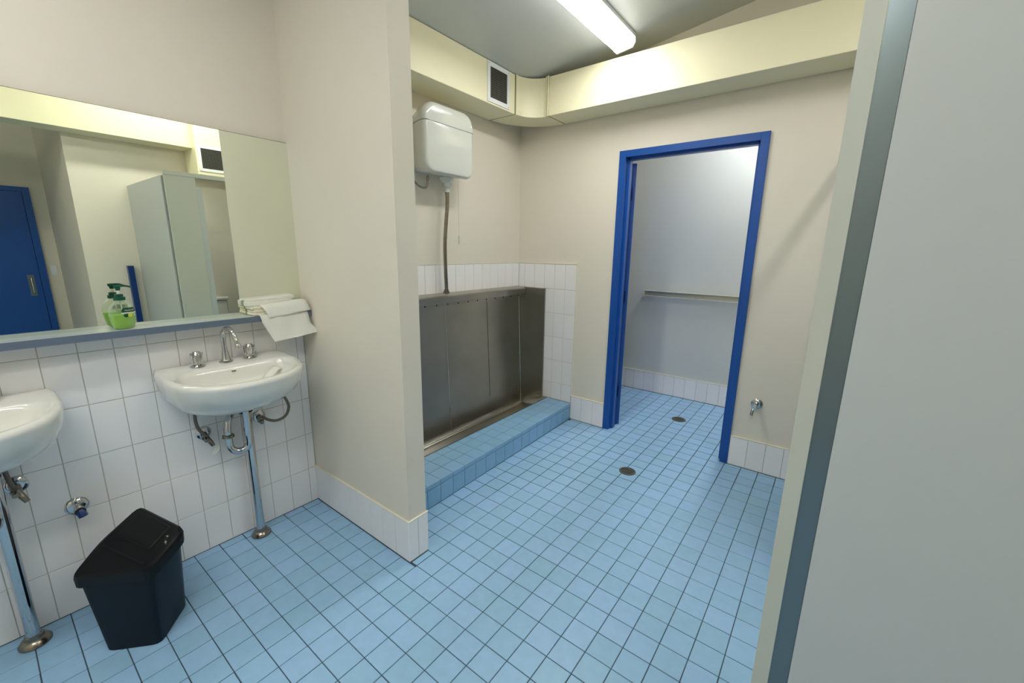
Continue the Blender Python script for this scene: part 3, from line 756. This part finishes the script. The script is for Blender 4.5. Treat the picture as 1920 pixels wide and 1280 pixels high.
def wrap(name, y0, y1, zlo, zhi, m, parent, off_=.0008, n=14):
    """patch of label following the front of the bottle"""
    bm = bmesh.new(); lo = []; hi = []
    for k in range(n + 1):
        y = y0 + (y1 - y0) * k / n
        def P(z):
            for (a, b) in zip(prof[:-1], prof[1:]):
                if a[2] <= z <= b[2]:
                    s = (z - a[2]) / (b[2] - a[2]); w_ = a[0] + (b[0] - a[0]) * s; d_ = a[1] + (b[1] - a[1]) * s; break
            yy = max(min(y, w_ * .97), -w_ * .97); return SP(d_ * math.sqrt(1 - (yy / w_) ** 2) + off_, yy, z)
        lo.append(bm.verts.new(P(zlo(y)))); hi.append(bm.verts.new(P(zhi(y))))
    for k in range(n): bm.faces.new((lo[k], lo[k + 1], hi[k + 1], hi[k]))
    return fin(name, bm, m, parent, smooth=True)
lab = wrap('label', -.012, .0365, lambda y: .0625, lambda y: .080 if y > .0 else .0645 + .0155 * math.sqrt(max(0, 1 - (y / .012) ** 2)), DGREEN, sb)
wrap('label_stripe', -.013, .0365, lambda y: .0595, lambda y: .0626, LABELM, sb, .001)
wrap('lime_leaf', -.006, .008, lambda y: .044 + 90 * (y - .001) ** 2, lambda y: .057 - 60 * (y - .001) ** 2, DGREEN, sb)
wrap('lime_slice', .007, .021, lambda y: .043 + 100 * (y - .014) ** 2, lambda y: .0585 - 60 * (y - .014) ** 2, LIMEM, sb, .0012)
wrap('seal_mark', .027, .032, lambda y: .048 + 300 * (y - .0295) ** 2, lambda y: .054 - 300 * (y - .0295) ** 2, LABELM, sb, .0012)
fc = bpy.data.curves.new('brand_lettering', 'FONT'); fc.body = 'PALMOLIVE'; fc.size = .0066; fc.align_x = 'CENTER'; fc.extrude = .00015
tmp = bpy.data.objects.new('lettering_curve', fc); COL.objects.link(tmp)
dg = bpy.context.evaluated_depsgraph_get(); me = bpy.data.meshes.new_from_object(tmp.evaluated_get(dg)); bpy.data.objects.remove(tmp)
for v in me.vertices:
    yy = v.co.x * .92 + .0135; zz = .0680 + v.co.y
    w_, d_ = .0392, .0232
    q = SP(d_ * math.sqrt(1 - (yy / w_) ** 2) + .0012 + v.co.z, yy, zz) - Vector((SXc, SY, 1.093)); v.co = q
me.materials.clear(); link('lettering', me, WHITEM, sb)

# ---------------------------------------------------------------- paper towels
def sheet(name, grid, m, th=.0012, parent=None):
    bm = bmesh.new(); V = [[bm.verts.new(p) for p in row] for row in grid]
    for a, b in zip(V[:-1], V[1:]):
        for i in range(len(a) - 1): bm.faces.new((a[i], a[i + 1], b[i + 1], b[i]))
    o = fin(name, bm, m, parent, smooth=True)
    md = o.modifiers.new('thickness', 'SOLIDIFY'); md.thickness = th; md.offset = 0
    return o
pt = thing('paper_towel_stack', 'stack of folded paper towels at the right end of the shelf', 'paper towels', (-.80, -.25, 1.093))
for k, (dy, rz, z0, z1, m_) in enumerate(((0, .03, 1.0935, 1.106, PAPERC), (.002, .05, 1.106, 1.121, PAPERC), (-.004, .02, 1.121, 1.134, PAPERC))):
    bx('folded_towels', (-.840, -.765 - .002 * k, -.362 + dy, -.148 + dy, z0, z1), m_, pt, bevel=.004, rot=(Vector((-.8, -.25, 1.1)), rz, 'Z'))
bx('folded_towels', (-.842, -.790, -.372, -.165, 1.1345, 1.158), PAPER, pt, bevel=.004, rot=(Vector((-.81, -.27, 1.14)), .10, 'Z'))
bm = bmesh.new(); vs = box(bm, -.842, -.800, -.37, -.155, 1.158, 1.176)
for v in vs:
    if v.co.y < -.3 and v.co.z > 1.17: v.co.z -= .012
fin('folded_towels', bm, PAPER, pt, bevel=.003)
# front-hanging sheets
def lerp3(a, b, s): return Vector(a).lerp(Vector(b), s)
g = []
for k in range(9):
    s = k / 8
    # left / right paths over the front of the stack: from the stack top, forward, then down
    L = catmull([(-.795, -.335, 1.137), (-.765, -.328, 1.137), (-.748, -.322, 1.122), (-.742, -.310, 1.098), (-.738, -.305, 1.078)], 2)[k]
    Rr = catmull([(-.795, -.125, 1.152), (-.768, -.122, 1.152), (-.752, -.120, 1.140), (-.744, -.112, 1.118), (-.738, -.106, 1.100)], 2)[k]
    g.append([L.lerp(Rr, i / 10) + Vector((.0025 * math.sin(i * 1.3 + k * .4), 0, .001 * math.sin(i))) for i in range(11)])
tag(sheet('paper_towel', g, PAPER), 'plain white paper towel lying forward over the stack edge', 'paper towel')
g = []
for k in range(13):
    L = catmull([(-.790, -.345, 1.0955), (-.765, -.345, 1.0965), (-.745, -.342, 1.092), (-.741, -.335, 1.060), (-.738, -.316, 1.015), (-.730, -.300, .972), (-.728, -.298, .966)], 2)[k]
    Rr = catmull([(-.790, -.130, 1.0955), (-.765, -.128, 1.0965), (-.745, -.125, 1.092), (-.738, -.120, 1.058), (-.728, -.114, 1.030), (-.712, -.088, .996), (-.708, -.085, .990)], 2)[k]
    g.append([L.lerp(Rr, i / 12) + Vector((.003 * math.sin(i * .9 + k * .7), 0, .0)) for i in range(13)])
tag(sheet('paper_towel', g, PAPER), 'embossed white paper towel hanging down below the shelf edge', 'paper towel')
# towel left in the basin
g = []
for k in range(7):
    s = k / 6
    a = Vector((-.688, -.386, .815)).lerp(Vector((-.706, -.326, .864)), s); b = Vector((-.652, -.364, .818)).lerp(Vector((-.670, -.303, .853)), s)
    g.append([a.lerp(b, i / 4) + Vector((0, 0, .003 * math.sin(i + k) + .004 * math.sin(PI * s))) for i in range(5)])
tag(sheet('paper_towel', g, PAPER, .001), 'crumpled strip of paper towel lying in the right sink', 'paper towel')

# ---------------------------------------------------------------- cubicles
PX = 1.297
cu = thing('toilet_partition', 'pale grey laminate cubicle partition filling the right edge of the photo', 'partition', (PX, -.05, 0))
bx('pilaster', (PX, PX + .0345, -.052, .15, .0, 1.955), GREYE, cu, bevel=.0008)
bx('corner_channel', (PX + .035, PX + .0735, -.047, -.022, .0, 1.955), ALU, cu)
bx('side_panel', (PX + .074, 2.449, -.058, -.026, .0, 1.955), GREY, cu)
bx('door_jamb', (PX + .005, PX + .03, .151, .192, .0, 1.87), GREY, cu)
bx('head_rail', (PX - .002, PX + .036, -.052, 1.842, 1.956, 1.987), GREYE, cu, bevel=.001)
bx('pilaster', (PX, PX + .034, .86, .99, .0, 1.955), GREY, cu)
bx('pilaster', (PX, PX + .034, 1.70, 1.843, .0, 1.955), GREY, cu)
bx('dividing_panel', (PX + .035, 2.449, .91, .94, .0, 1.955), GREY, cu)
for (y, lab_) in ((.855, 'grey cubicle door standing open next to the dividing panel, seen in the mirror'), (1.695, 'grey cubicle door standing open near the back wall')):
    t = thing('cubicle_door', lab_, 'door', (PX + .02, y, .1))
    bm = bmesh.new(); box(bm, 0, .62, -.034, -.002, .10, 1.86); bmesh.ops.rotate(bm, verts=bm.verts, cent=(0, 0, 0), matrix=Matrix.Rotation(-.42, 3, 'Z'))
    bmesh.ops.translate(bm, verts=bm.verts, vec=(PX + .036, y, 0)); fin('leaf', bm, GREY, t)
    for z in (.3, 1.0, 1.7): lt('hinge', (PX + .039, y, z), (0, 0, 1), [(0, .006), (.06, .006)], CHROME, t, 10)
to = thing('toilet', 'white toilet with low cistern inside the first cubicle, seen in the mirror', 'toilet', (2.3, .38, 0))
bm = bmesh.new(); box(bm, 2.28, 2.447, .22, .60, .46, .83); fin('cistern', bm, CERAM, to, bevel=.02, seg=3)
bm = bmesh.new(); box(bm, 2.268, 2.448, .21, .61, .831, .865); fin('cistern_lid', bm, CERAM, to, bevel=.012, seg=3)
bm = bmesh.new()
def orr(cx, rx, ry, z): return [(cx + rx * math.cos(a), .41 + ry * math.sin(a), z) for a in [2 * PI * k / 28 for k in range(28)]]
loft(bm, [orr(2.10, .14, .10, .002), orr(2.10, .12, .09, .12), orr(2.06, .17, .13, .26), orr(2.04, .22, .175, .37), orr(2.04, .225, .18, .395), orr(2.04, .17, .13, .39), orr(2.04, .12, .09, .26), orr(2.04, .03, .03, .2)])
fin('bowl', bm, CERAM, to, smooth=True, sharp=1.2)
bm = bmesh.new(); loft(bm, [orr(2.04, .23, .185, .398), orr(2.04, .23, .185, .418), orr(2.04, .20, .16, .424)]); fin('seat_lid', bm, PLAST, to, smooth=True, sharp=.8)
bx('blue_board', (2.395, 2.445, -.165, -.120, .004, 1.21), BLUED)
tag(bpy.data.objects['blue_board'], 'narrow dark blue upright board beside the grey partition, seen in the mirror', 'board')
# lobby door seen in the mirror
dd = thing('lobby_door', 'dark blue door with metal pull handle, reflected in the mirror', 'door', (4.09, -1.0, 0))
bx('leaf', (4.055, 4.095, -1.42, -.62, .01, 1.95), BLUE, dd)
bx('side_frame', (4.045, 4.0995, -.617, -.56, 0, 2.0), BLUE, dd)
bx('side_frame', (4.045, 4.0995, -1.48, -1.423, 0, 2.0), BLUE, dd)
bx('top_frame', (4.045, 4.0995, -1.423, -.617, 1.953, 2.0), BLUE, dd)
bx('handle_plate', (4.05, 4.055, -.715, -.665, .84, 1.07), ALU, dd)
tb('handle', [(4.05, -.69, .87), (4.02, -.69, .88), (4.02, -.69, 1.03), (4.05, -.69, 1.04)], .008, CHROME, dd, 10, 3)
lg = thing('light_switch', 'small white light switch on the shaded lobby wall, seen in the mirror', 'switch', (4.09, -.49, 1.1))
bx('switch_plate', (4.09, 4.0995, -.525, -.475, 1.06, 1.17), WHITEM, lg, bevel=.002)
bx('rocker', (4.087, 4.09, -.508, -.492, 1.10, 1.13), WHITEM, lg)
